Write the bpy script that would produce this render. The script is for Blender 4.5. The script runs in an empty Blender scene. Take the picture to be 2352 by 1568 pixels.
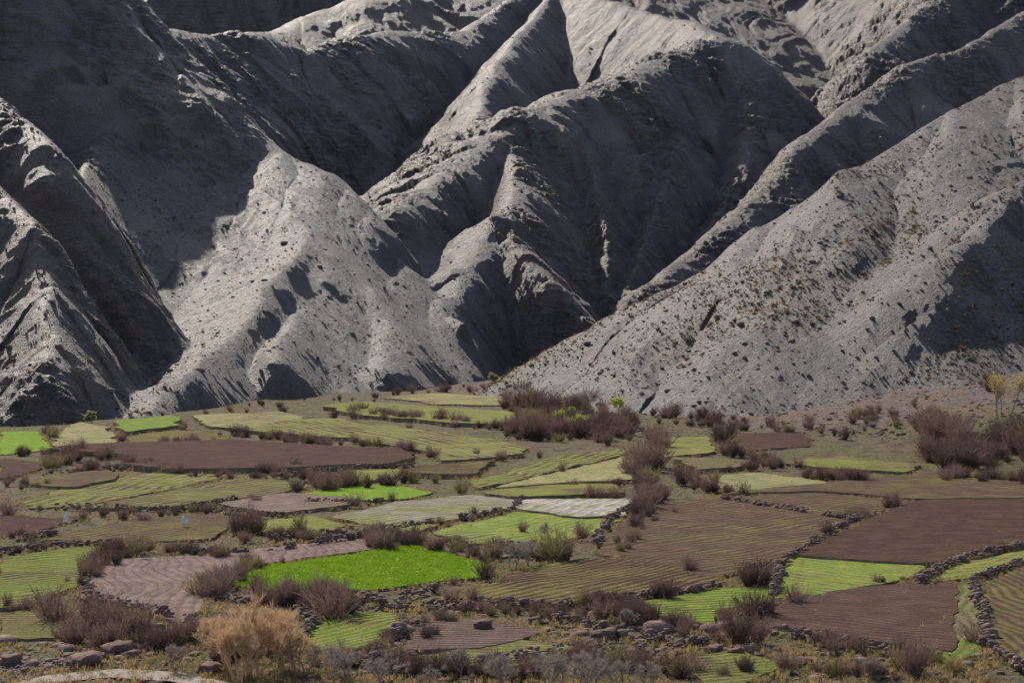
import bpy, math, random
import numpy as np
from mathutils import Vector, geometry
random.seed(7); rng=np.random.default_rng(7)
F=3920.0; CH=25.0; VH=740.0
SUN_EL=41.0; SUN_AZ=-27.0   # azimuth from +Y, negative = left
scene=bpy.context.scene

# ------------------------------------------------------------------ numpy noise
def perlin(x,y,seed=0):
    x=np.asarray(x,dtype=np.float32); y=np.asarray(y,dtype=np.float32)
    xi=np.floor(x).astype(np.int64); yi=np.floor(y).astype(np.int64)
    xf=(x-xi).astype(np.float32); yf=(y-yi).astype(np.float32)
    def g(ix,iy,fx,fy):
        h=(ix*374761393+iy*668265263+seed*974634777)&0xffffffff
        h=((h^(h>>13))*1274126177)&0xffffffff
        h=h^(h>>16)
        a=(h&0xffff).astype(np.float32)*(2*np.pi/65536)
        return np.cos(a)*fx+np.sin(a)*fy
    u=xf*xf*xf*(xf*(xf*6-15)+10); v=yf*yf*yf*(yf*(yf*6-15)+10)
    a=g(xi,yi,xf,yf); b=g(xi+1,yi,xf-1,yf); c=g(xi,yi+1,xf,yf-1); d=g(xi+1,yi+1,xf-1,yf-1)
    return (a+(b-a)*u)+((c+(d-c)*u)-(a+(b-a)*u))*v*1.0
def fbm(x,y,o=4,seed=0):
    s=0;a=1.0;f=1.0
    for i in range(o):
        s=s+a*perlin(x*f,y*f,seed+i*17); a*=.5; f*=2.03
    return s
def ridged(x,y,o=4,seed=0):
    s=0;a=1.0;f=1.0
    for i in range(o):
        s=s+a*(1-2*np.abs(perlin(x*f,y*f,seed+i*13))); a*=.5; f*=2.1
    return s
def sstep(t):
    t=np.clip(t,0,1); return t*t*(3-2*t)
def softplus(t,w): return np.where(t/w>20,t,w*np.log1p(np.exp(np.clip(t/w,-30,20))))

# ------------------------------------------------------------------ valley floor
def gz(x,y):
    x=np.asarray(x,dtype=np.float64); y=np.asarray(y,dtype=np.float64)
    z=0.02*softplus(y-300,25)
    z=z+0.20*softplus(x-60,10)*sstep((y-270)/150)
    return z
def W(u,v):
    """survey point: where the sight line meets the valley floor"""
    lo,hi=40.0,1500.0
    for _ in range(40):
        m=.5*(lo+hi)
        zr=CH-(v-VH)/F*m
        if zr>float(gz((u-1176)/F*m,m)): lo=m
        else: hi=m
    return ((u-1176)/F*lo,lo,float(gz((u-1176)/F*lo,lo)))
def R3(u,v,d): return ((u-1176)/F*d,d,CH-(v-VH)/F*d)

# ------------------------------------------------------------------ mountain ridges (stations, (slope left, slope right of travel), crest rounding, rib amplitude, brown tint)
RID=[
 ([(370,60,800),(420,110,780),(470,200,755),(560,300,730),(650,350,710),(740,390,690),(800,440,675),(850,490,660),(870,540,650),(930,600,635),(1000,680,620),(1020,760,610),(1035,850,600)],(1.5,.42),7,.75,.1),
 ([(760,495,650),(650,600,575),(560,740,510),(480,790,475),(380,860,435),(300,940,410)],(1.7,.5),5,1.2,.3),
 ([(740,505,655),(830,620,600),(900,730,560),(890,830,525)],(1.5,1.35),13,1.5,.2),
 ([(690,720,545),(640,800,490)],(1.5,1.2),6,1.5,.4),
 ([(-200,200,520),(-50,380,480),(60,510,455),(105,650,435),(120,760,415),(80,850,400),(0,950,385)],(1.4,1.3),3,3,.9),
 ([(-500,-400,690),(0,-200,715),(200,-110,725),(310,-20,735),(345,100,730)],(2.8,1.12),3,2.4,.5),
 ([(345,110,730),(320,230,690),(235,330,620),(170,450,560),(130,590,505)],(1.5,1.2),3,2.4,.4),
 ([(340,-10,775),(374,80,775),(385,150,760)],(1.6,1.6),3,3,.9),
 ([(-400,0,560),(0,205,530),(60,280,515),(130,345,500)],(1.5,1.3),3,3,.8),
 ([(370,60,800),(480,72,840),(600,72,880),(660,98,890),(700,112,890),(800,78,940),(900,70,980),(1060,60,1020),(1280,-60,1100)],(1.05,1.2),6,2.6,.2),
 ([(550,80,1050),(620,66,1000),(700,35,1030),(830,-10,1060),(1100,-80,1120),(1500,-150,1200)],(.7,.72),6,1.4,.8),
 ([(1280,-20,1080),(1190,80,980),(1130,170,900),(1100,250,850)],(1.2,1.0),4,1.8,.3),
 ([(990,640,650),(890,470,690),(960,430,715),(1050,370,740),(1130,310,765),(1220,240,790),(1330,190,820),(1450,165,850),(1530,115,880),(1620,86,900),(1680,92,905)],(.6,1.15),9,2.8,.45),
 ([(1680,92,905),(1600,50,960),(1450,10,1020),(1280,-40,1100)],(1.1,1.1),6,1.8,.5),
 ([(1190,330,760),(1185,420,715),(1140,490,680),(1190,560,658),(1260,640,640),(1320,715,628),(1390,792,618)],(1.2,2.0),6,3,1.0),
 ([(1140,490,680),(1065,600,645),(1012,690,618)],(1.7,.6),7,1.6,.2),
 ([(1400,260,812),(1350,350,770),(1380,490,733),(1400,650,690),(1410,710,675)],(1.4,1.4),1.5,3,.9),
 ([(1560,320,815),(1500,470,758),(1440,660,693)],(1.4,1.4),1.5,3,.9),
 ([(1680,92,905),(1730,250,850),(1700,400,800),(1620,520,755)],(1.2,1.2),3,3,.7),
 ([(2700,-100,1020),(2352,20,950),(2200,110,900),(2060,150,870),(1960,220,840),(1860,300,810),(1800,370,780),(1700,470,750),(1600,560,720),(1500,640,690),(1400,730,660)],(1.1,1.05),4,2.6,.4),
 ([(2800,-20,640),(2600,40,600),(2352,165,560),(2200,240,540),(1950,370,520),(1750,510,510),(1640,600,515),(1500,700,535),(1420,775,560),(1345,845,590)],(.56,1.1),3,1.0,.25),
 ([(2600,250,500),(2352,410,455),(2200,560,435),(2150,680,425),(1980,830,415),(1880,930,410)],(1.3,.68),3,.9,.25),
 ([(-800,-500,1300),(0,-250,1300),(400,-120,1250),(900,-300,1350),(1500,-350,1350)],(1.15,1.15),6,3.5,.7),
 ([(1500,-350,1350),(1900,-300,1250),(2300,-250,1200),(2900,-250,1150)],(1.15,1.15),6,3.2,.1),
 ([(2050,-200,1150),(2150,0,1040),(2000,100,960)],(1.1,1.1),5,3,.2),
 ([(1035,728,601),(1062,740,596),(1068,780,592)],(3.2,3.2),2.5,.5,.6),
]
G_ID=(20,21)
def mountain(X,Y):
    sh=X.shape; X=X.ravel().astype(np.float32); Y=Y.ravel().astype(np.float32)
    wx=X+5*fbm(X/60,Y/60,3,3); wy=Y+5*fbm(X/60,Y/60,3,9)
    best=np.full(X.shape,-1e4,np.float32); sec=best.copy(); S=np.zeros_like(X); D=np.zeros_like(X); ID=np.zeros(X.shape,np.int32)
    for ri,(pl,kk,r,ra,_b) in enumerate(RID):
        P=np.array([R3(*p) for p in pl]); s0=ri*531.0
        rb=np.full(X.shape,-1e4,np.float32); rs=np.zeros_like(X); rd=np.zeros_like(X)
        for i in range(len(P)-1):
            a=P[i];b=P[i+1];dx,dy=b[0]-a[0],b[1]-a[1];L2=dx*dx+dy*dy;L=math.sqrt(L2)
            t=np.clip(((wx-a[0])*dx+(wy-a[1])*dy)/L2,0,1)
            px=wx-(a[0]+t*dx);py=wy-(a[1]+t*dy)
            d=np.sqrt(px*px+py*py)
            side=(dx*py-dy*px)/L/np.maximum(d,1e-3)
            k=kk[1]+(kk[0]-kk[1])*sstep(side*.7+.5)
            h=(a[2]+(b[2]-a[2])*t)-k*(np.sqrt(d*d+r*r)-r)
            m=h>rb
            rb[m]=h[m]; rs[m]=(s0+t*L)[m]; rd[m]=d[m]
            s0+=L
        m=rb>best
        sec=np.where(m,best,np.maximum(sec,rb))
        S[m]=rs[m];D[m]=rd[m];ID[m]=ri;best[m]=rb[m]
    gap=best-sec
    T=2.0
    H=best+T*np.log1p(np.exp(-np.clip(gap,0,40)/T))*.8
    bl=sstep(gap/12)
    RA=np.array([r[3] for r in RID],np.float32)[ID]
    RB=np.array([r[4] for r in RID],np.float32)[ID]
    Sw=S+fbm(X/25,Y/25,3,15)*7
    rib=ridged(S/30+fbm(X/60,Y/60,2,5)*1.8,D/110,3,21)
    H=H+bl*sstep(D/35)*(rib-.9)*1.7*RA
    rib2=ridged(Sw/9,D/60,3,31)
    H=H+bl*sstep(D/15)*(rib2-.7)*.5*RA
    rib3=ridged(Sw/3.2,D/25,2,35)
    H=H+bl*sstep(D/8)*(rib3-.6)*.17*(RA+.4)
    H=H+fbm(X/55,Y/55,3,41)*3.0+fbm(X/14,Y/14,3,47)*.5+fbm(X/3,Y/3,2,49)*.22
    H=H+(ridged(X/22,Y/22,4,143)-.8)*.7
    crm=sstep((fbm(X/50,Y/50,2,61)+.2)/.35)
    cr=sstep((RA-1.9)/.9)*crm
    H=H-cr*(np.abs(fbm(X/16,Y/16+H/12,4,67))*4.4+np.abs(fbm(X/5,Y/5+H/5,3,69))*2.2-1.2)
    H=H-1.8
    streak=.5+.5*fbm(Sw/2.6,D/45,3,81)+.35*fbm(Sw/9,D/80,2,85)
    return H.reshape(sh),ID.reshape(sh),(RA*bl*(.6+.4*crm)).reshape(sh),np.clip(streak,0,1).reshape(sh),(RB*(.3+.7*bl)).reshape(sh)

# ------------------------------------------------------------------ mesh helpers
def mesh_from(name,V,Fc,mat=None,smooth=False,k=None):
    V=np.asarray(V,dtype=np.float32); Fc=np.asarray(Fc,dtype=np.int32)
    k=Fc.shape[1]
    me=bpy.data.meshes.new(name)
    me.vertices.add(len(V)); me.vertices.foreach_set('co',V.ravel())
    me.loops.add(Fc.size); me.loops.foreach_set('vertex_index',Fc.ravel())
    me.polygons.add(len(Fc)); me.polygons.foreach_set('loop_start',np.arange(0,Fc.size,k,dtype=np.int32))
    me.polygons.foreach_set('loop_total',np.full(len(Fc),k,dtype=np.int32))
    if smooth: me.polygons.foreach_set('use_smooth',np.ones(len(Fc),dtype=bool))
    me.update(calc_edges=True)
    if mat: me.materials.append(mat)
    return me
def obj(name,me,loc=(0,0,0),parent=None):
    o=bpy.data.objects.new(name,me); o.location=loc; scene.collection.objects.link(o)
    if parent: o.parent=parent
    return o
def grid_mesh(name,X,Y,Z,mat):
    n,m=X.shape
    V=np.stack([X.ravel(),Y.ravel(),Z.ravel()],1)
    i=np.arange(n*m).reshape(n,m)
    Fc=np.stack([i[:-1,:-1].ravel(),i[:-1,1:].ravel(),i[1:,1:].ravel(),i[1:,:-1].ravel()],1)
    return mesh_from(name,V,Fc,mat,True)
def fan(t0,t1,nt,y0,y1,ny):
    t=np.linspace(t0,t1,nt); y=np.exp(np.linspace(math.log(y0),math.log(y1),ny))
    T,Y=np.meshgrid(t,y); return T*Y,Y

# ------------------------------------------------------------------ materials
class M:
    def __init__(s,name):
        s.m=bpy.data.materials.new(name); s.m.use_nodes=True; s.t=s.m.node_tree; s.t.nodes.clear()
        s.out=s.t.nodes.new('ShaderNodeOutputMaterial'); s.b=s.t.nodes.new('ShaderNodeBsdfPrincipled')
        s.t.links.new(s.b.outputs[0],s.out.inputs[0])
        s.tc=s.t.nodes.new('ShaderNodeTexCoord').outputs['Object']
    def set(s,sock,v):
        if hasattr(v,'is_output'): s.t.links.new(v,sock)
        elif isinstance(v,(tuple,list)) and len(v)==3 and len(sock.default_value)==4: sock.default_value=(*v,1)
        else: sock.default_value=v
    def noise(s,scale,detail=4,vec=None,rough=.55,dist=0):
        n=s.t.nodes.new('ShaderNodeTexNoise'); s.set(n.inputs['Vector'],vec or s.tc)
        n.inputs['Scale'].default_value=scale;n.inputs['Detail'].default_value=detail;n.inputs['Roughness'].default_value=rough;n.inputs['Distortion'].default_value=dist
        return n.outputs[0]
    def math(s,op,a,b=0.0,c=0.0):
        n=s.t.nodes.new('ShaderNodeMath');n.operation=op
        s.set(n.inputs[0],a);s.set(n.inputs[1],b);s.set(n.inputs[2],c);return n.outputs[0]
    def rng(s,v,a,b,c=0.,d=1.):
        n=s.t.nodes.new('ShaderNodeMapRange');n.interpolation_type='SMOOTHSTEP'
        s.set(n.inputs[0],v)
        for i,q in enumerate((a,b,c,d)): s.set(n.inputs[i+1],q)
        return n.outputs[0]
    def mix(s,f,a,b,mode='MIX'):
        n=s.t.nodes.new('ShaderNodeMix');n.data_type='RGBA';n.blend_type=mode
        s.set(n.inputs[0],f);s.set(n.inputs[6],a);s.set(n.inputs[7],b);return n.outputs[2]
    def mapping(s,rot=0,scale=(1,1,1),vec=None,rx=0):
        n=s.t.nodes.new('ShaderNodeMapping');s.set(n.inputs[0],vec or s.tc);n.inputs['Rotation'].default_value=(rx,0,rot);n.inputs['Scale'].default_value=scale
        return n.outputs[0]
    def sep(s,v):
        n=s.t.nodes.new('ShaderNodeSeparateXYZ');s.set(n.inputs[0],v);return n.outputs
    def bump(s,h,dist,strength=1.0,prev=None):
        n=s.t.nodes.new('ShaderNodeBump');s.set(n.inputs['Height'],h);n.inputs['Distance'].default_value=dist;n.inputs['Strength'].default_value=strength
        if prev: s.t.links.new(prev,n.inputs['Normal'])
        return n.outputs[0]
    def attr(s,name):
        a=s.t.nodes.new('ShaderNodeAttribute');a.attribute_name=name;return a.outputs['Fac']
    def fin(s,col,rough=.8,spec=.3,nrm=None,sub=None):
        s.set(s.b.inputs['Base Color'],col);s.set(s.b.inputs['Roughness'],rough);s.b.inputs['Specular IOR Level'].default_value=spec
        if nrm: s.t.links.new(nrm,s.b.inputs['Normal'])
        return s.m
def mat_mountain():
    m=M('mountain_rock')
    cg=m.attr('crag');sk=m.attr('streak');bt=m.attr('brown')
    big=m.noise(.012,3); mid=m.noise(.06,5,rough=.6); fine=m.noise(.5,6,rough=.78); vf=m.noise(2.0,4,rough=.8)
    c=m.mix(m.rng(big,.4,.62),(.205,.178,.185),(.255,.20,.17))
    c=m.mix(m.rng(mid,.45,.68,0,.7),c,(.24,.175,.14))
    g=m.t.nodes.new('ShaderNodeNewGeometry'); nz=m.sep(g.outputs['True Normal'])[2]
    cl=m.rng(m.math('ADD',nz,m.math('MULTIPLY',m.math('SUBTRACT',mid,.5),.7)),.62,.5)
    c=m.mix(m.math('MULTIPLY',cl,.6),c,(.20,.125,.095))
    br=m.math('MULTIPLY',bt,m.rng(mid,.36,.58,.2,1.0))
    c=m.mix(m.math('MULTIPLY',br,.9),c,(.28,.155,.10))
    c=m.mix(m.rng(sk,.42,.75,0,.5),c,(.34,.275,.235))
    c=m.mix(m.rng(sk,.5,.2,0,.7),c,(.09,.072,.068))
    st=m.mapping(.5,(.12,.12,.6),rx=.7); strata=m.noise(1.0,5,vec=st,rough=.65,dist=.6)
    c=m.mix(m.math('MULTIPLY',m.rng(strata,.5,.62),m.math('MULTIPLY_ADD',cg,.6,.1)),c,(.065,.048,.043))
    c=m.mix(m.rng(fine,.52,.68,0,.65),c,(.38,.315,.265))
    c=m.mix(m.rng(vf,.38,.52,.85,0),c,(.055,.044,.04))
    h=m.math('ADD',m.math('MULTIPLY',fine,1.8),m.math('MULTIPLY',vf,.65))
    h=m.math('ADD',h,m.math('MULTIPLY',strata,m.math('MULTIPLY_ADD',cg,2.8,.3)))
    n=m.bump(h,1.6)
    return m.fin(c,.52,.45,n)
def mat_ground():
    m=M('valley_soil')
    gr=m.attr('gravel')
    n1=m.noise(.09,5);n2=m.noise(.5,5,rough=.65);n3=m.noise(4,4,rough=.7);n4=m.noise(.23,4)
    c=m.mix(m.rng(n1,.42,.6),(.21,.155,.095),(.16,.165,.05))
    c=m.mix(m.rng(n4,.5,.64),c,(.12,.078,.054))
    c=m.mix(m.rng(n2,.5,.68,0,.8),c,(.31,.215,.115))
    gc=m.mix(m.rng(n2,.4,.65),(.28,.215,.185),(.18,.13,.11))
    gc=m.mix(m.rng(n1,.5,.66,0,.7),gc,(.31,.18,.085))
    c=m.mix(gr,c,gc)
    c=m.mix(m.rng(n3,.35,.55,.75,0),c,(.045,.034,.025))
    n=m.bump(m.math('ADD',n3,m.math('MULTIPLY',n2,2.0)),.5)
    return m.fin(c,.9,.2,n)
def mat_field(name,soil,crop,cover,ang,per,rowc):
    m=M(name)
    v=m.mapping(-ang); x=m.sep(v)[1]
    wob=m.noise(.045,2); ph=m.math('MULTIPLY',m.math('ADD',x,m.math('MULTIPLY',wob,9.0)),2*math.pi/per)
    fj=m.noise(.8,3)
    ph=m.math('ADD',ph,m.math('MULTIPLY',fj,3.2))
    s=m.math('ADD',m.math('MULTIPLY',m.math('SINE',ph),.5),.5)
    stv=m.mapping(-ang,(.2,1.5,1)); n1=m.noise(.10,4);n2=m.noise(1.1,4,vec=stv,rough=.7);n3=m.noise(3.2,4,rough=.75);n4=m.noise(.35,4)
    f=m.math('ADD',m.math('MULTIPLY',s,rowc*.5),m.math('MULTIPLY',n2,.9))
    f=m.math('ADD',f,m.math('MULTIPLY',n1,1.5))
    th=1.48+rowc*.25-cover*.6
    k=m.rng(f,th-.22,th+.22)
    sc=m.mix(m.rng(n3,.35,.6),tuple(q*.5 for q in soil),soil)
    sc=m.mix(m.rng(n4,.4,.65,0,.6),sc,tuple(q*1.35 for q in soil))
    sc=m.mix(m.rng(s,.0,.4,.5,0),sc,tuple(q*.42 for q in soil))
    cc=m.mix(m.rng(n3,.3,.65),tuple(q*.5 for q in crop),crop)
    cc=m.mix(m.rng(n4,.45,.7,0,.6),cc,(crop[0]*1.4,crop[1]*1.05,crop[2]*1.5))
    c=m.mix(k,sc,cc)
    h=m.math('ADD',m.math('MULTIPLY',s,.16),m.math('MULTIPLY',n3,.45)); h=m.math('ADD',h,m.math('MULTIPLY',k,.1))
    n=m.bump(h,.75)
    return m.fin(c,.95,.1,n)
def mat_leaf(name,c1,c2,sc=2.0,tl=.45):
    m=M(name); n=m.noise(sc,3); c=m.mix(m.rng(n,.35,.65),c1,c2)
    m.fin(c,.7,.2)
    tr=m.t.nodes.new('ShaderNodeBsdfTranslucent'); m.set(tr.inputs[0],c)
    ms=m.t.nodes.new('ShaderNodeMixShader'); ms.inputs[0].default_value=tl
    m.t.links.new(m.b.outputs[0],ms.inputs[1]);m.t.links.new(tr.outputs[0],ms.inputs[2]);m.t.links.new(ms.outputs[0],m.out.inputs[0])
    return m.m
def mat_stone(name,c1,c2):
    m=M(name);n=m.noise(1.1,4);n3=m.noise(9,4)
    c=m.mix(m.rng(n,.35,.65),c1,c2);c=m.mix(m.rng(n3,.4,.6,.4,0),c,tuple(q*.5 for q in c1))
    return m.fin(c,.85,.15,m.bump(n3,.06))

MM=mat_mountain(); MG=mat_ground()
# ------------------------------------------------------------------ mountains
X,Y=fan(-.44,.44,1200,350,1400,1200)
H,ID,CR,STK,BRN=mountain(X,Y)
Gz=gz(X,Y)
Z=np.maximum(H,Gz-4)
me=grid_mesh('mountain',X,Y,Z,MM)
at=me.attributes.new('crag','FLOAT','POINT');at.data.foreach_set('value',sstep((CR-1.2)/1.4).ravel().astype(np.float32))
at=me.attributes.new('streak','FLOAT','POINT');at.data.foreach_set('value',STK.ravel().astype(np.float32))
at=me.attributes.new('brown','FLOAT','POINT');at.data.foreach_set('value',BRN.ravel().astype(np.float32))
mo=obj('mountain',me)
mX,mY,mZ,mAbove=X,Y,Z,(H>Gz+.3)
# ------------------------------------------------------------------ ground
GX,GY=fan(-.46,.46,700,60,900,1000)
Gg=gz(GX,GY)+fbm(GX/9,GY/9,4,90)*.22+fbm(GX/2.,GY/2.,3,95)*.08
me=grid_mesh('ground',GX,GY,Gg,MG)
mask=sstep((GX-25-(430-GY)*.25)/20)*sstep((GY-335)/40)+sstep((GY-420)/40)*sstep((GX+60)/60)
mask=np.maximum(mask,sstep((GY-540)/40))
mask=np.maximum(mask,sstep((130-GY-(GX+40)*.55)/2.5)*(GX<0))
mask=np.clip(mask,0,1)
at=me.attributes.new('gravel','FLOAT','POINT');at.data.foreach_set('value',mask.ravel().astype(np.float32))
obj('ground',me)

# ------------------------------------------------------------------ fields
BR=(.105,.052,.038); BR2=(.14,.083,.057); PK=(.28,.19,.16); TAN=(.23,.175,.105); WHT=(.54,.48,.42)
OL=(.20,.18,.05); GR=(.27,.285,.065); BG=(.21,.36,.025); PG=(.36,.345,.14)
FL=[
([(0,995),(85,992),(110,1035),(0,1045)],TAN,BG,1.3,(1,0),2,.2),
([(130,1000),(180,975),(240,985),(265,1020),(120,1030)],TAN,PG,.8,(1,.1),3,.6),
([(262,975),(400,962),(410,985),(290,1000)],TAN,(.22,.31,.05),1.3,(1,-.1),2,.2),
([(290,1006),(420,990),(500,1000),(520,1015),(400,1030),(300,1020)],BR2,OL,.8,(1,0),3,.6),
([(440,960),(640,950),(690,965),(560,990),(480,985)],TAN,PG,.7,(1,-.1),3.5,.6),
([(750,940),(830,930),(1180,955),(1165,985),(1000,975),(820,960)],TAN,GR,.75,(1,.1),3.5,.7),
([(880,915),(1000,905),(1180,918),(1200,935),(1000,930)],TAN,PG,.6,(1,.1),3,.5),
([(560,993),(680,970),(800,970),(1130,1018),(1200,1035),(1180,1050),(1010,1065),(985,1045),(800,1013),(640,1003)],BR2,(.27,.27,.08),.7,(1,.2),3.5,.7),
([(180,1032),(520,1020),(740,1035),(900,1040),(940,1060),(900,1072),(640,1085),(380,1088),(290,1075),(310,1055),(120,1043)],BR,OL,-.6,(1,0),3,.4),
([(0,1060),(100,1068),(60,1095),(0,1103)],BR,OL,-.6,(1,0),3,.4),
([(100,1100),(250,1087),(270,1105),(180,1125),(70,1120)],BR2,OL,.3,(1,0),3,.6),
([(60,1150),(210,1108),(350,1091),(520,1095),(430,1118),(190,1162),(70,1170)],BR2,(.26,.265,.07),.7,(1,-.2),2.6,.8),
([(190,1172),(440,1126),(540,1106),(640,1110),(690,1125),(590,1145),(400,1168)],BR2,(.23,.225,.065),.6,(1,-.15),2.6,.8),
([(500,1165),(640,1142),(780,1150),(800,1165),(640,1188)],PK,OL,.1,(1,-.1),2.2,.6),
([(690,1137),(780,1120),(900,1118),(990,1135),(960,1145),(850,1155)],TAN,BG,1.3,(1,0),2,.2),
([(700,1110),(830,1085),(930,1085),(920,1100),(800,1115)],BR2,GR,.7,(1,0),2,.2),
([(950,1082),(1130,1066),(1080,1100),(930,1095)],BR,OL,.3,(1,-.1),2.4,.8),
([(1090,1110),(1250,1058),(1440,1033),(1435,1047),(1200,1103),(1110,1123)],BR2,(.24,.26,.065),.7,(1,-.3),2.6,.8),
([(1140,1127),(1250,1100),(1450,1053),(1470,1108),(1300,1116)],TAN,PG,1.1,(1,-.2),2.6,.2),
([(1110,1142),(1250,1124),(1400,1122),(1440,1140),(1300,1148),(1180,1152)],BR2,GR,.7,(1,-.02),2.0,.7),
([(770,1193),(900,1160),(1080,1142),(1190,1157),(1180,1170),(1000,1203),(860,1208)],(.36,.29,.25),GR,.4,(1,-.12),2.3,.9),
([(1200,1157),(1460,1152),(1430,1190),(1330,1195),(1190,1175)],WHT,GR,.15,(1,-.3),3.2,.9),
([(1000,1225),(1180,1180),(1420,1196),(1340,1235),(1230,1255),(1060,1250)],TAN,(.26,.33,.06),.95,(1,-.22),2.2,.7),
([(600,1202),(720,1190),(800,1213),(700,1240),(600,1228)],BR2,GR,.85,(1,-.1),2,.6),
([(810,1215),(960,1207),(1000,1212),(940,1235),(830,1232)],BR2,GR,.75,(1,-.1),2,.6),
([(0,1187),(130,1195),(190,1190),(120,1215),(0,1238)],(.10,.045,.034),OL,-.6,(1,0),2,.4),
([(100,1243),(300,1200),(500,1187),(540,1205),(480,1243),(260,1252)],BR2,OL,.35,(1,-.1),2.0,.8),
([(0,1290),(200,1262),(245,1272),(205,1330),(105,1388),(0,1400)],BR2,(.20,.25,.04),.75,(1,-.1),1.8,.9),
([(210,1345),(270,1288),(450,1283),(850,1238),(960,1243),(1100,1270),(1210,1275),(1100,1290),(940,1256),(600,1300),(495,1340),(470,1400),(430,1428),(300,1390),(210,1378)],PK,OL,-.3,(.3,1),1.6,.5),
([(510,1345),(600,1310),(850,1275),(940,1262),(1010,1270),(1110,1305),(1090,1330),(850,1362),(600,1360)],(.1,.1,.04),BG,1.6,(1,-.1),1.4,.15),
([(1100,1365),(1200,1315),(1350,1290),(1500,1300),(1650,1340),(1600,1360),(1450,1375),(1250,1395),(1120,1385)],BR,OL,.4,(1,-.22),1.7,.8),
([(1380,1270),(1440,1204),(1530,1162),(1850,1136),(2100,1160),(1970,1200),(1800,1278),(1650,1325),(1450,1290)],BR2,OL,.12,(1,-.13),2.0,.7),
([(1660,1143),(1920,1115),(2170,1090),(2352,1108),(2500,1110),(2500,1145),(2352,1150),(2120,1152),(1880,1134)],BR2,OL,.25,(1,-.05),2.4,.7),
([(1640,1097),(1740,1087),(1920,1112),(1720,1138),(1650,1125)],TAN,PG,.75,(1,.1),2.6,.7),
([(1520,1010),(1620,1010),(1640,1045),(1520,1055)],TAN,GR,.8,(1,.1),3,.7),
([(1550,1060),(1680,1065),(1700,1080),(1600,1090)],TAN,OL,.5,(1,0),3,.5),
([(1690,1000),(1850,995),(1860,1025),(1720,1038)],BR,OL,-.5,(1,0),3,.5),
([(1800,1070),(1900,1050),(2120,1075),(2080,1090),(1950,1085)],BR2,GR,.6,(1,0),3,.5),
([(1840,1278),(2000,1203),(2120,1157),(2352,1155),(2500,1158),(2500,1245),(2352,1258),(2190,1295),(2120,1302)],BR,OL,-.25,(1,.04),1.9,.8),
([(1790,1297),(1850,1284),(2125,1308),(2060,1338),(1900,1370),(1800,1368)],TAN,(.27,.34,.055),.8,(1,.15),1.9,.8),
([(1480,1390),(1620,1365),(1790,1348),(1810,1378),(1640,1408),(1650,1438),(1500,1418)],BR2,(.22,.33,.035),.85,(1,-.05),1.7,.6),
([(1750,1410),(1830,1382),(2080,1347),(2195,1342),(2185,1500),(1950,1470),(1780,1442)],(.13,.072,.053),OL,-.7,(1,.1),1.5,.2),
([(2130,1342),(2210,1296),(2352,1270),(2500,1262),(2500,1285),(2352,1292),(2205,1333)],TAN,GR,1.0,(1,-.2),2,.4),
([(2265,1345),(2352,1312),(2500,1300),(2500,1600),(2340,1525),(2285,1495)],BR2,OL,.35,(1,.5),1.6,.8),
([(2200,1350),(2232,1350),(2255,1500),(2160,1530)],TAN,(.2,.25,.05),.4,(0,1),1.6,.2),
([(690,1460),(740,1420),(880,1415),(950,1440),(830,1490),(720,1500)],BR2,(.22,.27,.045),.8,(1,-.25),1.5,.7),
([(970,1440),(1100,1425),(1250,1460),(1100,1495),(930,1498)],(.18,.115,.095),OL,-.1,(1,0),1.6,.3),
([(960,1520),(1150,1472),(1330,1490),(1230,1530),(1000,1545)],BR2,GR,.5,(1,0),1.6,.2),
([(1560,1520),(1700,1500),(1800,1540),(1650,1600)],BR2,(.2,.23,.05),.6,(1,-.1),1.5,.4),
([(0,1425),(80,1410),(180,1470),(60,1475),(0,1470)],TAN,OL,.6,(1,0),1.6,.2),
]
mw=mat_stone('terrace_bank_earth',(.15,.105,.07),(.25,.18,.11))
field_polys=[];FOFF=[]
def corner(P,c=.1):
    Q=[]
    for i in range(len(P)):
        a=P[i];b=P[(i+1)%len(P)]
        Q.append((a[0]*(1-c)+b[0]*c,a[1]*(1-c)+b[1]*c));Q.append((a[0]*c+b[0]*(1-c),a[1]*c+b[1]*(1-c)))
    return Q
def inside(px,py,P):
    c=np.zeros(px.shape,bool);n=len(P)
    for i in range(n):
        x1,y1=P[i];x2,y2=P[(i+1)%n]
        if y1==y2: continue
        m=((y1>py)!=(y2>py))&(px<(x2-x1)*(py-y1)/(y2-y1)+x1)
        c^=m
    return c
fi=0
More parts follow.
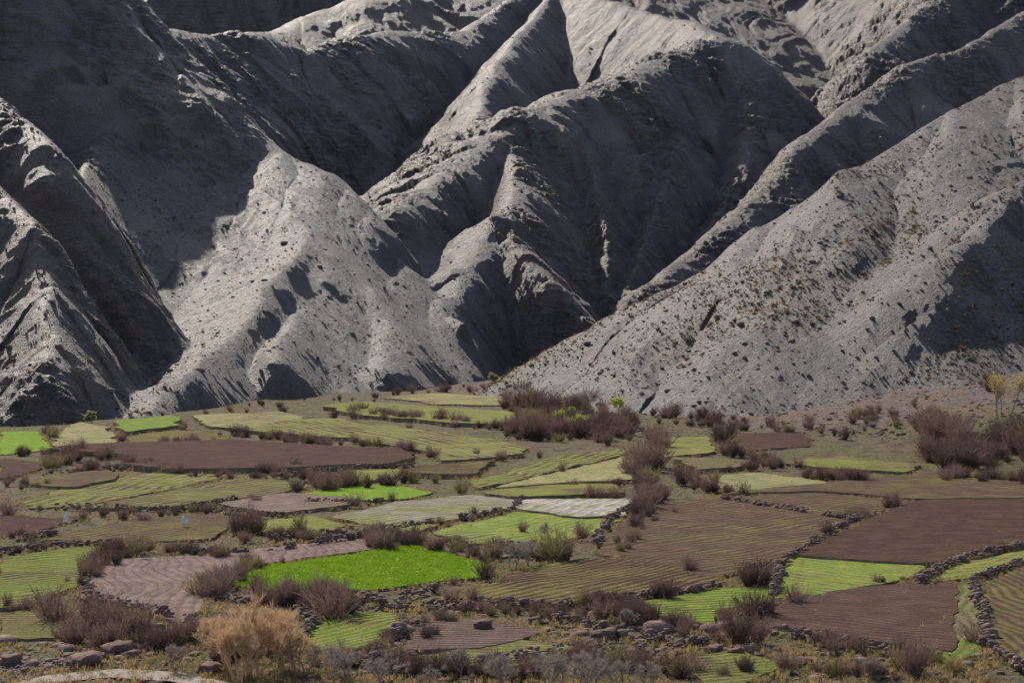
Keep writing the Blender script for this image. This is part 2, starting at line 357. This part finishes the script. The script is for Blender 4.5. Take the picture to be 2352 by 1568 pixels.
for poly,soil,crop,cover,rv,per,rc in FL:
    P=[W(*p)[:2] for p in poly]
    cx=sum(p[0] for p in poly)/len(poly);cy=sum(p[1] for p in poly)/len(poly)
    a=W(cx-10*rv[0],cy-10*rv[1]);b=W(cx+10*rv[0],cy+10*rv[1])
    ang=math.atan2(b[1]-a[1],b[0]-a[0])
    mx=sum(p[0] for p in P)/len(P);my=sum(p[1] for p in P)/len(P)
    P=[(mx+(p[0]-mx)*1.04,my+(p[1]-my)*1.05) for p in P]
    P=corner(P,.06)
    Q=[]
    for i in range(len(P)):
        a_=P[i];b_=P[(i+1)%len(P)];L=math.dist(a_,b_);n=max(1,int(L/1.0))
        for j in range(n):
            t=j/n;Q.append((a_[0]+(b_[0]-a_[0])*t,a_[1]+(b_[1]-a_[1])*t))
    Q=np.array(Q); sc_=my/250
    Q=Q+np.stack([fbm(Q[:,0]/9,Q[:,1]/9,3,5)*1.3*sc_+fbm(Q[:,0]/1.7,Q[:,1]/1.7,2,6)*.35,fbm(Q[:,0]/9,Q[:,1]/9,3,8)*2.0*sc_+fbm(Q[:,0]/1.7,Q[:,1]/1.7,2,9)*.5],1)
    field_polys.append(Q)
    g=3.0
    gx,gy=np.meshgrid(np.arange(Q[:,0].min(),Q[:,0].max(),g),np.arange(Q[:,1].min(),Q[:,1].max(),g))
    gx=gx.ravel();gy=gy.ravel();ins=inside(gx,gy,Q)
    dm=np.full(gx.shape,1e9)
    for q in Q: dm=np.minimum(dm,(gx-q[0])**2+(gy-q[1])**2)
    ins&=dm>1.2
    pts=[Vector((q[0],q[1])) for q in Q]+[Vector((a1,b1)) for a1,b1 in zip(gx[ins],gy[ins])]
    nb=len(Q)
    r=geometry.delaunay_2d_cdt(pts,[],[list(range(nb))],1,1e-4)
    vs,fs,ov=r[0],r[2],r[3]
    off=.22+.8*(((fi*37)%11)/10)*min(1,max(.12,(my-140)/180));FOFF.append(off)
    xs=np.array([v[0] for v in vs]);ys=np.array([v[1] for v in vs])
    V=np.stack([xs,ys,gz(xs,ys)+off],1)
    mf=mat_field('field_soil_%d'%fi,soil,crop,cover,ang,per*.7,rc)
    me=bpy.data.meshes.new('crop_field')
    n0=len(V)
    inv={}
    for i,o_ in enumerate(ov):
        for k_ in o_: inv.setdefault(k_,i)
    ring=[inv[i] for i in range(nb) if i in inv]
    V2=np.array([[V[i][0]+.0,V[i][1]-.4,V[i][2]-1.3] for i in ring])
    faces=[tuple(f) for f in fs];nf=len(faces)
    for i in range(len(ring)):
        j=(i+1)%len(ring)
        faces.append((ring[i],ring[j],n0+j,n0+i))
    me.from_pydata(np.vstack([V,V2]).tolist(),[],faces);me.materials.append(mf);me.materials.append(mw)
    mi=np.zeros(len(faces),np.int32);mi[nf:]=1;me.polygons.foreach_set('material_index',mi)
    obj('crop_field' if cover>0 else 'ploughed_field',me)
    fi+=1
pa=[W(u,v) for u,v in [(-60,1600),(100,1566),(260,1552),(400,1560),(540,1590),(660,1640)]]
V=[];Fc=[]
for i,p in enumerate(pa):
    for t in np.linspace(-1,1,5):
        x=p[0];y=p[1]+t*1.5;V.append((x,y,float(gz(x,y))+.26-.08*t*t))
for i in range(len(pa)-1):
    for j in range(4): a=i*5+j;Fc.append((a,a+5,a+6,a+1))
obj('dirt_path',mesh_from('dirt_path',V,Fc,mat_stone('path_dust',(.30,.25,.21),(.37,.31,.265)),True))

# ------------------------------------------------------------------ vegetation templates
def ribbon(V,Fc,p,d,L,w,bend,seg=2):
    d=d/np.linalg.norm(d); s=np.cross(d,rng.normal(size=3)); s/=np.linalg.norm(s)+1e-9
    pts=[p];q=p.copy();dd=d.copy()
    for i in range(seg):
        dd=dd+bend*rng.normal(size=3)+np.array([0,0,.08]);dd/=np.linalg.norm(dd);q=q+dd*L/seg;pts.append(q.copy())
    b=len(V)
    for i,pp in enumerate(pts):
        ww=w*(1-.8*i/seg)/2;V.append(pp-s*ww);V.append(pp+s*ww)
    for i in range(seg):
        k=b+2*i;Fc.append((k,k+1,k+2));Fc.append((k+1,k+3,k+2))
    return pts
def shrub_mesh(name,mat,ns,nside,spread,w):
    V=[];Fc=[]
    for i in range(ns):
        a=rng.uniform(0,2*np.pi);t=rng.uniform(0,spread)**.8
        base=np.array([math.cos(a),math.sin(a),0])*rng.uniform(0,.28)
        d=np.array([math.cos(a)*math.sin(t),math.sin(a)*math.sin(t),math.cos(t)])
        L=rng.uniform(.5,1.05)
        pts=ribbon(V,Fc,base,d,L,w*1.5,.12,3)
        for j in range(nside):
            k=rng.integers(0,3);tt=rng.uniform(0,1);p=pts[k]*(1-tt)+pts[k+1]*tt
            ribbon(V,Fc,p,d+rng.normal(size=3)*.55+np.array([0,0,.2]),rng.uniform(.15,.4),w,.15,2)
    return mesh_from(name,V,Fc,mat)
MTW=mat_leaf('shrub_twig',(.22,.135,.11),(.31,.205,.16),1.5,.25)
MTD=mat_leaf('shrub_twig_dark',(.14,.085,.07),(.21,.13,.105),1.5,.2)
MTO=mat_leaf('dry_twig_ochre',(.68,.47,.29),(.56,.38,.22),1.5,.3)
MTP=mat_leaf('bare_twig_pale',(.42,.34,.28),(.33,.26,.22),1.5,.2)
MTG=mat_leaf('shrub_twig_olive',(.22,.19,.09),(.35,.26,.12),1.5,.3)
SH=[shrub_mesh('shrub_mesh_%d'%i,[MTW,MTD,MTW,MTD,MTW,MTG,MTD][i%7],[70,70,55,80,60,70,45][i],10,[1.0,.8,1.1,1.0,.7,1.1,.6][i],.022) for i in range(7)]
def shrub(x,y,h,name='shrub',meshes=SH,wf=None):
    o=obj(name,random.choice(meshes),(x,y,float(gz(x,y))+.1))
    wf=wf or random.uniform(.65,1.15)
    o.scale=(h*wf,h*wf*random.uniform(.8,1.2),h);o.rotation_euler=(0,0,random.uniform(0,6.28))
def shrub_uv(u,v,hp,**k):
    x,y,z=W(u,v);shrub(x,y,hp*y/F,**k)
for u,v,h in [(125,1432,82),(105,1420,60),(240,1458,100),(205,1450,80),(280,1462,80),(325,1462,62),(215,1320,50),(190,1330,45),(240,1300,40),(565,1222,62),(545,1230,50),(590,1228,45),(690,1228,46),(760,1425,90),(735,1400,70),(795,1415,65),(680,1395,55),(640,1400,50),(500,1375,60),(520,1350,50),(550,1330,35),(1270,1290,78),(1245,1285,50),(1300,1292,50),(1120,1335,50),(1720,1352,60),(1745,1350,65),(1740,1420,70),(1770,1415,40),(1700,1485,90),(1670,1440,60),(1740,1480,70),(1385,1425,55),(1455,1432,55),(1420,1420,40),(1510,1378,50),(1540,1380,50),(1570,1470,45),(2100,1555,90),(2070,1540,60),(2055,1167,38),(2040,1170,30),(1480,1170,60),(1510,1160,50),(1465,1185,40),(1490,1075,72),(1475,1070,55),(1505,1085,50),(1570,1115,50),(1660,1015,48),(1650,1018,38),(1520,1032,52),(1500,1020,45),(1450,1095,45),(1680,1050,42),(1665,1045,35),(1710,1140,32),(895,1118,36),(880,1116,28),(1060,1135,35),(1000,1110,25),(815,1165,32),(900,1155,24),(930,1110,35),(950,1110,30),(700,1105,34),(715,1110,34),(735,1112,34),(990,1052,28),(1150,1058,25),(1095,1050,22),(1240,1055,20),(1290,1090,28),(1360,1148,35),(1410,1150,35),(1380,1150,28),(1200,1225,28),(1335,1240,40),(860,1230,25),(280,1198,34),(330,1200,26),(370,1190,22),(190,1195,24),(18,1185,36),(120,1010,34),(110,1000,24),(650,950,20),(765,965,28),(812,962,30),(885,965,22),(1015,960,24),(940,990,18),(2000,960,26),(1940,1010,32),(1970,960,26),(2050,955,20),(1610,945,22),(1970,1195,26),(1990,1190,22),(2060,1165,26),(420,990,24),(280,1015,24),(750,1030,30),(640,1010,26),(410,1090,28),(370,1085,22),(600,1090,30),(620,1088,26),(640,1090,28),(680,1078,24),(1605,1120,40),(1640,1110,30),(1585,1315,38),(1830,1390,50),(1900,1235,40),(2240,1480,45),(500,1285,32),(870,1265,50),(850,1260,40),(900,1270,40)]:
    shrub_uv(u,v,h)
for pts,n,h,*sp in [([(560,1002),(760,1028)],26,22),([(790,1018),(950,1040)],20,18),([(120,1080),(170,1045),(300,1060)],22,26),([(190,1090),(280,1075)],10,26),([(720,1125),(830,1120)],24,30),([(850,1240),(960,1256),(1120,1290)],40,30),([(470,1370),(520,1330),(600,1305)],20,34),([(180,1350),(240,1290),(300,1270)],20,32),([(600,1390),(800,1390)],18,44),([(800,950),(1180,990)],44,20),([(900,905),(1150,895)],20,18,8),([(1130,885),(1480,900)],60,26,18),([(1170,1010),(1480,990)],44,36,10),([(1180,930),(1400,960)],50,32,16),([(1200,970),(1420,1010)],44,38,12),([(1440,1060),(1520,1170)],14,34),([(1600,1130),(1700,1140)],10,20),([(1830,1100),(1990,1110)],26,26),([(2160,1105),(2350,1110)],34,34,4),([(2110,1060),(2400,1060)],44,42,9),([(2150,1010),(2400,1030)],40,44,10),([(1960,965),(2200,960)],30,20,12),([(1460,1155),(1540,1145)],10,36),([(320,1070),(420,1080)],8,16),([(300,960),(860,915)],26,12,6),([(380,1018),(520,1022)],20,15),([(240,1260),(520,1280)],22,26),([(1330,1380),(1680,1480)],40,34),([(1000,1255),(1240,1285)],22,24),([(860,1500),(1050,1420)],14,28),([(1880,1480),(2160,1540)],20,32),([(0,1400),(90,1400)],6,26),([(560,1460),(640,1500)],6,45),([(440,1475),(560,1520)],14,60),([(0,1110),(120,1125)],12,16),([(420,1095),(700,1100)],24,16),([(540,1240),(850,1238)],18,22),([(1500,1180),(1440,1250),(1380,1290)],18,26),([(0,1050),(110,1045)],10,18),([(1560,975),(1960,990)],34,20,10),([(1700,1050),(1800,1075)],12,20),([(1100,1405),(1330,1420)],26,24),([(1250,1520),(1600,1560)],30,40),([(0,1240),(130,1232)],10,18),([(0,1270),(180,1258)],12,18),([(760,1530),(1200,1565)],30,46),([(1700,1540),(2100,1565)],20,34),([(1000,1210),(1200,1180)],8,16),([(1900,1200),(2020,1180)],8,20),([(2140,1300),(2350,1255)],10,18),([(200,1190),(500,1180)],12,18),([(1640,1090),(1800,1070)],10,20),([(30,1175),(400,1180),(600,1150)],16,16),([(1000,1350),(1120,1400)],8,26),([(1880,900),(2352,880)],30,20,16),([(2000,1340),(2200,1345)],6,18),([(1240,1120),(1460,1115)],10,16),([(80,1470),(440,1500)],18,50),([(1480,950),(1700,970)],24,24,10)]:
    P=[W(*p) for p in pts];sp=sp[0] if sp else 3
    for i in range(n):
        t=random.uniform(0,len(P)-1);k=min(int(t),len(P)-2);f=t-k
        x=P[k][0]*(1-f)+P[k+1][0]*f+random.gauss(0,.8+sp*.1);y=P[k][1]*(1-f)+P[k+1][1]*f;y+=random.gauss(0,sp)*y/400
        shrub(x,y,max(.5,h*y/F*random.uniform(.4,1.4)))

# ---- trees
def tube(V,Fc,p0,p1,r0,r1,n=5):
    d=p1-p0;d=d/np.linalg.norm(d);a=np.cross(d,[.3,.9,.2]);a/=np.linalg.norm(a);b=np.cross(d,a);k=len(V)
    for p,r in ((p0,r0),(p1,r1)):
        for i in range(n):
            t=2*np.pi*i/n;V.append(p+(a*math.cos(t)+b*math.sin(t))*r)
    for i in range(n):
        j=(i+1)%n;Fc.append((k+i,k+j,k+n+j));Fc.append((k+i,k+n+j,k+n+i))
def tree_mesh(name,H,bark,leaf,levels=4,up=.35,nleaf=6,ls=.14,multi=1,spread=.5,tw=.02):
    V=[];Fc=[];LV=[];LF=[]
    def grow(p,d,L,r,lv):
        q=p
        for i in range(2):
            d=d+rng.normal(size=3)*.12;d=d/np.linalg.norm(d);q2=q+d*L/2
            if lv<levels-1: tube(V,Fc,q,q2,r*(1-.2*i),r*(.8-.2*i),5)
            q=q2
            if leaf and lv>=levels-2:
                for _ in range(nleaf):
                    c=q+rng.normal(size=3)*L*.35;n1=rng.normal(size=3);n1/=np.linalg.norm(n1);n2=np.cross(n1,rng.normal(size=3));n2/=np.linalg.norm(n2);k=len(LV);s=ls*rng.uniform(.6,1.3)
                    LV.extend([c-n1*s,c-n2*s*.6,c+n1*s,c+n2*s*.6]);LF.extend([(k,k+1,k+2),(k,k+2,k+3)])
        if lv>=levels-1:
            for _ in range(5): ribbon(V,Fc,p,d+rng.normal(size=3)*.35,L*rng.uniform(.7,1.3),tw,.1,2)
            return
        for _ in range(rng.integers(3,5)):
            nd=d+rng.normal(size=3)*spread;nd[2]+=up;nd/=np.linalg.norm(nd)
            grow(p+(q-p)*rng.uniform(.5,1),nd,L*rng.uniform(.6,.8),r*.55,lv+1)
    for m_ in range(multi):
        d=np.array([rng.normal()*.3*(multi>1),rng.normal()*.3*(multi>1),1.]);grow(np.array([rng.normal()*.12*(multi>1)*H/3,rng.normal()*.12*(multi>1)*H/3,0.]),d/np.linalg.norm(d),H*.34,H*.018,0)
    n=len(V);A=mesh_from(name,V+LV,Fc+[tuple(i+n for i in f) for f in LF],bark)
    if leaf:
        A.materials.append(leaf);mi=np.zeros(len(Fc)+len(LF),np.int32);mi[len(Fc):]=1;A.polygons.foreach_set('material_index',mi)
    return A
MB=mat_stone('bark',(.2,.16,.13),(.3,.25,.2))
LG=mat_leaf('leaf_spring_green',(.40,.46,.05),(.48,.50,.10));LY=mat_leaf('leaf_yellow',(.45,.33,.10),(.52,.40,.15));LO=mat_leaf('leaf_olive',(.27,.26,.12),(.34,.32,.15))
def place_tree(name,u,v,hp,leaf,bark=MB,dz=0,**k):
    x,y,z=W(u,v);H=hp*y/F
    o=obj(name,tree_mesh(name,H,bark,leaf,**k),(x,y,z+dz));o.rotation_euler=(0,0,random.random()*6)
for u,v,h in [(1420,955,58),(1295,985,62),(1327,1000,66),(1486,940,46),(1232,970,40),(1310,970,44)]:
    place_tree('willow_tree',u,v,h,LG,ls=.24,nleaf=5)
for u,v,h in [(2290,955,135),(2320,960,130),(2300,950,110)]:
    place_tree('poplar_tree',u,v,h,LY,bark=MTP,ls=.16,nleaf=4,spread=.35,up=.5)
place_tree('almond_tree',210,975,36,LO,ls=.25,multi=3)
for u,v,h in [(1405,885,34),(1610,905,34),(1655,905,30),(1130,880,30)]:
    place_tree('wild_olive_tree',u,v,h,LO,ls=.25,multi=3)
for u,v,h in [(520,1545,170),(575,1560,210),(640,1540,190),(600,1500,130),(490,1520,120),(680,1550,140),(545,1570,170)]:
    place_tree('dry_willow_tree',u,v,h,None,bark=MTO,multi=5,levels=5,spread=.4,up=.5,tw=.028)
for u,v,h in [(760,1560,110),(700,1550,100),(1180,1310,90),(1215,1300,80),(1150,1595,120),(1260,1600,140),(1320,1590,130),(1420,1590,120),(1060,1560,90),(2230,1000,60),(2180,1000,55),(2000,1560,60),(800,1570,110),(980,1590,80),(1500,1590,90),(880,1590,110),(1360,1600,130),(330,1290,30),(1260,1240,50),(1900,1480,50),(1440,1440,60),(400,1550,90)]:
    place_tree('bare_tree',u,v,h,None,bark=MTP,multi=3,levels=5,spread=.5,up=.35,tw=.018)

# ---- merged scatter
def scatter(name,tV,tF,P,S,mat,squash=None):
    tV=np.array(tV,np.float32);tF=np.array(tF,np.int32);n=len(P);a=rng.uniform(0,2*np.pi,n)
    c,s=np.cos(a),np.sin(a);S=np.asarray(S)
    if S.ndim==1:S=np.stack([S,S,S],1)
    vx=tV[None,:,0]*S[:,None,0];vy=tV[None,:,1]*S[:,None,1];vz=tV[None,:,2]*S[:,None,2]
    V=np.stack([vx*c[:,None]-vy*s[:,None]+P[:,None,0],vx*s[:,None]+vy*c[:,None]+P[:,None,1],vz+P[:,None,2]],2).reshape(-1,3)
    Fc=(tF[None]+(np.arange(n)*len(tV))[:,None,None]).reshape(-1,3)
    return obj(name,mesh_from(name,V,Fc,mat))
def tuft(n,w,sp):
    V=[];Fc=[]
    for i in range(n):
        a=rng.uniform(0,6.28);t=rng.uniform(0,sp);d=np.array([math.cos(a)*math.sin(t),math.sin(a)*math.sin(t),math.cos(t)])
        ribbon(V,Fc,np.array([math.cos(a),math.sin(a),0])*.12,d,rng.uniform(.6,1.1),w,.1,1)
    return V,Fc
ok=mAbove&(np.abs(mX/mY)<.36)&(mY<1000)
dens=fbm(mX/40,mY/40,3,101)
idx=np.flatnonzero(ok.ravel()); w_=(mY.ravel()[idx]/500)**1.2*np.clip(.25+dens.ravel()[idx]*1.6,.03,1)
idr=ID.ravel()[idx]; isG=(idr==G_ID[0])|(idr==G_ID[1]); w_*=np.where(isG,6,1); w_/=w_.sum()
pk=rng.choice(idx,19000,replace=False,p=w_)
P=np.stack([mX.ravel()[pk],mY.ravel()[pk],mZ.ravel()[pk]-.05],1)
tV,tF=tuft(16,.28,1.3)
S=rng.uniform(.2,.62,len(P))*np.where(rng.random(len(P))<.08,2.0,1)
hb=mat_leaf('hillside_scrub_twig',(.30,.17,.075),(.11,.09,.05),.15,.3)
scatter('hillside_scrub',tV,tF,P,S,hb)
def rock(sub):
    import bmesh
    bm=bmesh.new();bmesh.ops.create_icosphere(bm,subdivisions=sub,radius=1)
    V=np.array([v.co[:] for v in bm.verts]);Fc=[[v.index for v in f.verts] for f in bm.faces];bm.free()
    V*=(1+rng.uniform(-.28,.28,len(V)))[:,None]
    V=np.clip(V,-.78,.8)
    return V,Fc
rk=rng.choice(idx,12000,replace=False);rV,rF=rock(1)
P=np.stack([mX.ravel()[rk],mY.ravel()[rk],mZ.ravel()[rk]],1)
S=np.exp(rng.normal(-1.4,.55,len(P)));scatter('scree_stones',rV,rF,P,np.stack([S*1.3,S,S*.7],1),mat_stone('scree_stone',(.15,.122,.11),(.23,.185,.16)))
MW=mat_stone('wall_stone',(.17,.105,.086),(.27,.19,.16))
walls=[[(1780,1315),(1860,1262),(1950,1205),(2020,1188)],[(2110,1348),(2205,1292),(2352,1262),(2450,1255)],[(2235,1345),(2262,1420),(2272,1495),(2352,1545),(2450,1570)],[(2235,1345),(2300,1318),(2352,1300)],[(480,1378),(640,1388),(850,1388),(1010,1365)],[(440,1278),(640,1268),(850,1236)],[(0,1250),(130,1235)],[(860,1510),(940,1450),(1030,1420)],[(490,1180),(640,1192),(700,1190)],[(1180,1175),(1200,1150)],[(620,1245),(900,1222),(1170,1180)],[(0,1278),(100,1262),(260,1258)],[(1100,1395),(1250,1402),(1480,1380),(1650,1358)],[(190,1345),(220,1390),(300,1400),(440,1438)],[(690,1415),(720,1440),(700,1470)],[(1280,1430),(1450,1470),(1640,1490)],[(640,1100),(800,1080),(950,1075)],[(130,1170),(400,1178),(560,1150)],[(1480,1150),(1400,1200),(1370,1260)],[(1120,1270),(1260,1290)],[(500,1000),(560,1005)],[(1660,1150),(1960,1200)],[(870,1398),(1100,1405)],[(1010,1555),(1290,1505),(1560,1505)],[(1740,1455),(2000,1495),(2170,1520)],[(760,1535),(900,1520),(1000,1550)],[(1780,1385),(1790,1300)],[(100,1095),(290,1080)],[(700,1160),(900,1160)],[(1010,1262),(1240,1262)]]
PP=[];SS=[]
for wl in walls:
    P=[W(*p) for p in wl]
    for i in range(len(P)-1):
        L=math.dist(P[i][:2],P[i+1][:2]);n=int(L*10)
        t=rng.random(n);x=P[i][0]+(P[i+1][0]-P[i][0])*t+fbm(t*L/6,t*0+i,2,3)*1.2+rng.normal(size=n)*.2;y=P[i][1]+(P[i+1][1]-P[i][1])*t+rng.normal(size=n)*.25
        keep=perlin(x/6,y/6,44)>-.3
        x=x[keep];y=y[keep];s=np.exp(rng.normal(-1.8,.4,len(x)))
        PP.append(np.stack([x,y,gz(x,y)+.1+rng.random(len(x))*.85],1));SS.append(s)
P=np.vstack(PP);S=np.concatenate(SS);scatter('dry_stone_wall',rV,rF,P,np.stack([S*1.4,S*1.1,S*.8],1),MW)
PP=[];SS=[]
for (u0,u1,v0,v1,n,sz) in [(660,1130,1365,1420,240,.2),(1250,1700,1400,1520,360,.22),(820,1000,1440,1500,90,.22),(0,420,1480,1600,1400,.09),(1700,2300,1470,1600,220,.2),(700,1300,1500,1600,220,.2),(0,2352,1180,1560,600,.1),(1400,2352,860,1010,1500,.25),(1050,1450,850,900,200,.25),(0,460,1440,1530,90,.3)]:
    for _ in range(n):
        x,y,z=W(random.uniform(u0,u1),random.uniform(v0,v1));s=sz*math.exp(random.gauss(0,.5))
        PP.append((x,y,z+.02));SS.append(s)
P=np.array(PP);S=np.array(SS);inn=np.zeros(len(P),bool)
for Q in field_polys: inn|=inside(P[:,0],P[:,1],Q)
P=P[~inn];S=S[~inn];r2V,r2F=rock(2)
scatter('loose_stones',r2V,r2F,P,np.stack([S*1.3,S,S*.7],1),MW)
MBO=mat_stone('boulder_stone',(.15,.088,.07),(.22,.14,.112))
for u,v,wp in [(1107,1450,40),(1388,1470,60),(265,1505,70),(330,1495,45),(300,1512,40),(190,1532,70),(20,1525,50),(706,1418,35),(1640,1500,45),(930,1550,60),(1690,1505,40),(1230,1430,30),(1010,1400,28),(480,1545,50)]:
    x,y,z=W(u,v);s=wp*y/F/1.6;V,Fc=rock(3)
    V=np.array(V);V+=.12*np.stack([np.sin(V[:,1]*3+u),np.cos(V[:,2]*4+u),np.sin(V[:,0]*3)],1)
    o=obj('boulder',mesh_from('boulder',V*np.array([s,s*.8,s*.55]),Fc,MBO),(x,y,z+(s*.22 if u!=1107 else s*.22+.35)));o.rotation_euler=(0,0,random.random())
PP=[]
for Q in field_polys:
    k=rng.integers(0,len(Q),len(Q)*6);PP.append(Q[k]+rng.normal(size=(len(k),2))*.7)
u=rng.uniform(-50,2400,40000);v=rng.uniform(900,1600,40000)
d=CH*F/(v-VH);PP.append(np.stack([(u-1176)/F*d,d],1))
P=np.vstack(PP);inn=np.zeros(len(P),bool)
for Q in field_polys:
    inn|=inside(P[:,0],P[:,1],Q)&(rng.random(len(P))<.93)
P=P[~inn];P=P[fbm(P[:,0]/8,P[:,1]/8,2,7)>-.2]
P=np.column_stack([P,gz(P[:,0],P[:,1])+.1])
gV,gF=tuft(10,.12,.9)
S=rng.uniform(.2,.6,len(P))
half=rng.random(len(P))<.6
scatter('dry_grass',gV,gF,P[half],S[half],mat_leaf('dry_grass_blade',(.48,.31,.14),(.33,.25,.12),.2))
scatter('weeds',gV,gF,P[~half],S[~half]*.8,mat_leaf('weed_blade',(.20,.21,.065),(.24,.19,.08),.2))
def crops(fidx,n,smin,smax,mat,name):
    Q=field_polys[fidx];x=rng.uniform(Q[:,0].min(),Q[:,0].max(),n);y=rng.uniform(Q[:,1].min(),Q[:,1].max(),n)
    k=inside(x,y,Q);x=x[k];y=y[k]
    scatter(name,gV,gF,np.stack([x,y,gz(x,y)+FOFF[fidx]-.02],1),rng.uniform(smin,smax,len(x)),mat)
crops(29,16000,.12,.34,mat_leaf('alfalfa_leaf',(.20,.33,.015),(.28,.40,.03),.5),'alfalfa_crop')
mwht=mat_stone('white_cloth',(.8,.8,.78),(.7,.7,.68))
for u,v,hp in [(151,1215,26),(422,1217,24),(332,1195,16),(429,1216,16)]:
    x,y,z=W(u,v);h=hp*y/F
    V=[];Fc=[];tube(V,Fc,np.array([0,0,0.]),np.array([0,0,h*1.0]),.03,.02,5);tube(V,Fc,np.array([-.25*h,0,.72*h]),np.array([.25*h,0,.75*h]),.02,.02,5)
    e=obj('scarecrow',mesh_from('pole',V,Fc,MB),(x,y,z+.5))
    V=[];Fc=[];n=10
    for i in range(6):
        for j in range(n):
            t=2*np.pi*j/n;r=h*(.08+.14*math.sin(min(1,i/4)*2.2))*(1+.25*math.sin(3*t+i));V.append((r*math.cos(t),r*.6*math.sin(t),h*(1.0-.15*i)))
    for i in range(5):
        for j in range(n):
            a=i*n+j;b=i*n+(j+1)%n;Fc.append((a,b,b+n));Fc.append((a,b+n,a+n))
    obj('cloth',mesh_from('cloth',V,Fc,mwht),parent=e)
# ------------------------------------------------------------------ camera, light
cam=bpy.data.cameras.new('camera');cam.lens=60;cam.sensor_width=36;cam.clip_end=6000;cam.clip_start=1
co=bpy.data.objects.new('camera',cam);scene.collection.objects.link(co);co.location=(0,0,CH);co.rotation_euler=(math.radians(90)-math.atan(44/F),0,0);scene.camera=co
el=math.radians(SUN_EL);az=math.radians(SUN_AZ)
dirs=Vector((math.sin(az)*math.cos(el),math.cos(az)*math.cos(el),math.sin(el)))
sl=bpy.data.lights.new('sun','SUN');sl.energy=5;sl.angle=math.radians(.5);sl.color=(1,.92,.80)
so=bpy.data.objects.new('sun',sl);scene.collection.objects.link(so);so.rotation_euler=dirs.to_track_quat('Z','Y').to_euler()
w=bpy.data.worlds.new('World');scene.world=w;w.use_nodes=True;nt=w.node_tree;sk=nt.nodes.new('ShaderNodeTexSky');sk.sky_type='NISHITA';sk.sun_disc=False
sk.sun_elevation=el;sk.sun_rotation=az;nt.links.new(sk.outputs[0],nt.nodes['Background'].inputs[0]);nt.nodes['Background'].inputs[1].default_value=.15
scene.view_settings.view_transform='Standard';scene.view_settings.look='None';scene.view_settings.exposure=0
